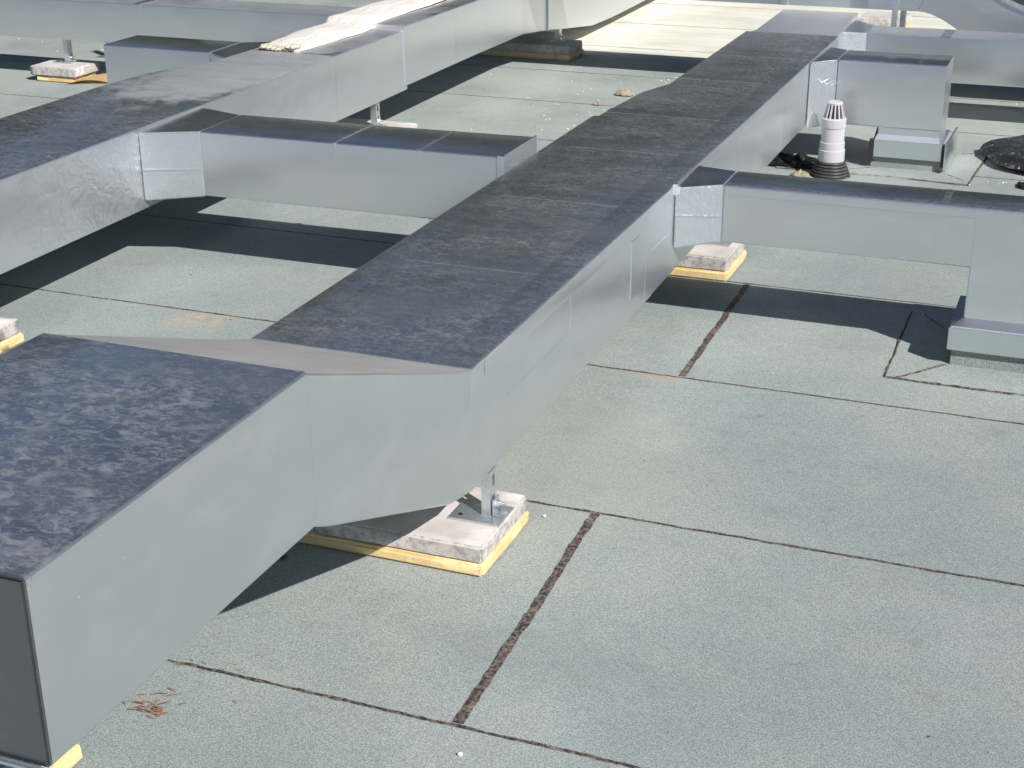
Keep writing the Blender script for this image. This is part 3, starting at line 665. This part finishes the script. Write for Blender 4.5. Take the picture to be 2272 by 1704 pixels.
# litter
def sticks(name, cx, cy, n, spread, ln, mat, label, cat, kind=None, seed=1, th=.0011):
    rnd = random.Random(seed); bm = bmesh.new()
    for i in range(n):
        x, y = cx+rnd.gauss(0, spread[0]), cy+rnd.gauss(0, spread[1]); a = rnd.uniform(-.5, .9)+(math.pi if rnd.random() < .3 else 0); L = rnd.uniform(.4, 1)*ln
        z = .002+rnd.random()*.005; p0 = Vector((x, y, z)); p1 = p0+Vector((math.cos(a)*L, math.sin(a)*L, rnd.uniform(-.002, .006))); p1.z = max(.0015, p1.z)
        d = (p1-p0).normalized(); s_ = d.cross(Vector((0, 0, 1)))*th; u = Vector((0, 0, th))
        r0 = [bm.verts.new(p0+q) for q in (s_, u, -s_)]; r1 = [bm.verts.new(p1+q*.5) for q in (s_, u, -s_)]
        for j in range(3): bm.faces.new((r0[j], r0[(j+1) % 3], r1[(j+1) % 3], r1[j]))
    o = put(name, bm, mat, sharp=None); tag(o, label, cat)
    if kind: o['kind'] = kind
    return o
bm_seed = 3
sticks('dry_twigs', -1.545, 2.02, 38, (.022, .018), .032, M_TWIG, 'small clump of brown twigs on the felt near the bottom left corner', 'twigs', 'stuff', 4, .0013)
sticks('pine_litter', -1.50, 2.20, 12, (.06, .08), .02, M_TWIG, 'few thin brown needles scattered beside the twig clump', 'litter', 'stuff', 9, .0008)
sticks('seam_needles', -1.72, 2.17, 14, (.25, .008), .022, M_TWIG, 'thin brown needles lying along the nearest felt seam', 'litter', 'stuff', 12, .0008)
def chips(name, spots, mat, label, cat, seed, smin, smax):
    rnd = random.Random(seed); bm = bmesh.new()
    for cx, cy, sx, sy, n in spots:
        for i in range(n):
            x, y = rnd.gauss(cx, sx), rnd.gauss(cy, sy); r = rnd.uniform(smin, smax)
            m = Matrix.Translation((x, y, r*.35)) @ Matrix.Rotation(rnd.random()*6, 4, 'Z') @ Matrix.Diagonal((r, r*rnd.uniform(.4, .9), r*.5, 1))
            bmesh.ops.create_icosphere(bm, subdivisions=1, radius=1, matrix=m)
    o = put(name, bm, mat, sharp=None); tag(o, label, cat); o['kind'] = 'stuff'; return o
chips('pale_grit', [(-2.25, 7.2, .5, .45, 90), (-2.1, 8.05, .45, .12, 60), (-1.9, 6.2, .25, .25, 30), (-5.8, 8.1, .8, .25, 60), (-.5, 8.15, .5, .06, 7), (-.45, 2.9, .8, .7, 4), (-2.4, 7.2, .05, .03, 14), (-.5, 6.5, .12, .05, 8), (-1.3, 3.6, .3, .3, 2)],
      M_BITS, 'pale grit scattered over the roofing felt', 'grit', 5, .002, .0075)
chips('dark_litter', [(-.8, 3.2, .5, .6, 9), (-.3, 2.6, .4, .4, 3), (-2.3, 7.0, .5, .5, 25), (-2.4, 3.9, .3, .2, 6)], M_LEAF, 'small dark specks of litter on the felt', 'litter', 8, .0015, .004)
crumple('leaf_clump', -1.60, 2.62, .014, .009, .012, M_TWIG, 'brown leaf clump in the shadow below the raised near duct', 'leaf', 5.5, 8)
def pebble(x, y, r, label):
    bm = bmesh.new(); bmesh.ops.create_icosphere(bm, subdivisions=2, radius=1, matrix=Matrix.Translation((x, y, r*.6)) @ Matrix.Diagonal((r, r*.8, r*.7, 1)))
    for v in bm.verts: v.co += noise.noise_vector(v.co*200)*r*.25
    tag(put('pebble', bm, M_BITS, sharp=60), label, 'pebble', 'pebbles on the felt')
pebble(-.352, 2.15, .0065, 'pale pebble low on the open felt at the right')
pebble(-.93, 2.09, .006, 'white pebble on the lowest felt strip near the bottom edge')
pebble(-1.11, 3.02, .005, 'pale pebble beside the steel post on the nearest paver')

# ---------------------------------------------------------------- trees beyond the roof (seen only as reflections in the foil)
def leaf_cloud(seed):
    rnd = random.Random(seed); bm = bmesh.new(); cl = [(Vector((0, 0, 0)), 1.)]
    for i in range(26):
        v = Vector((rnd.gauss(0, 1), rnd.gauss(0, 1), rnd.gauss(0, 1))).normalized()*rnd.uniform(.3, .75); cl.append((v, rnd.uniform(.28, .45)))
    for i in range(2600):
        c, r = rnd.choice(cl); v = Vector((rnd.gauss(0, 1), rnd.gauss(0, 1), rnd.gauss(0, 1))).normalized()*r*rnd.uniform(.55, 1)*(.75 if r == 1. else 1); p = c+v
        a = Vector((rnd.gauss(0, 1), rnd.gauss(0, 1), rnd.gauss(0, 1))).normalized(); b = a.orthogonal().normalized(); q = .055
        bm.faces.new([bm.verts.new(p+x) for x in (a*q, b*q, -a*q, -b*q)])
    me = bpy.data.meshes.new('crown'); bm.to_mesh(me); bm.free(); me.materials.append(M_GREEN); return me
clouds = [leaf_cloud(1), leaf_cloud(2)]
bm = bmesh.new(); cyl(bm, 0, 0, 0, 9.5, .32, .16, 10)
for i in range(5):
    a = i*1.3; r_ = bmesh.ops.create_cone(bm, segments=6, radius1=.12, radius2=.04, depth=3.4, cap_ends=True, matrix=Matrix.Translation((math.cos(a)*.9, math.sin(a)*.9, 7.5+.5*i)) @ Matrix.Rotation(a, 4, 'Z') @ Matrix.Rotation(.6, 4, 'Y'))
trunk_me = bpy.data.meshes.new('trunk'); bm.to_mesh(trunk_me); bm.free(); trunk_me.materials.append(M_BARK)
rnd = random.Random(11)
for i in range(22):
    x = -46+i*3.1+rnd.uniform(-.8, .8); y = 27+rnd.uniform(-2., 3.)-.16*abs(x+10)
    t = thing('broadleaf_tree', (x, y, -8), 'dark leafy tree in the row beyond the roof edge', 'tree', 'trees beyond the roof')
    o = bpy.data.objects.new('trunk', trunk_me); sc.collection.objects.link(o); o.parent = t
    c = bpy.data.objects.new('crown', clouds[i % 2]); sc.collection.objects.link(c); c.parent = t
    c.location = (0, 0, 11.2+rnd.uniform(-.8, .8)); c.scale = (3.2, 3.2, 6.0+rnd.uniform(-.6, 1.0)); c.rotation_euler = (0, 0, rnd.random()*6)
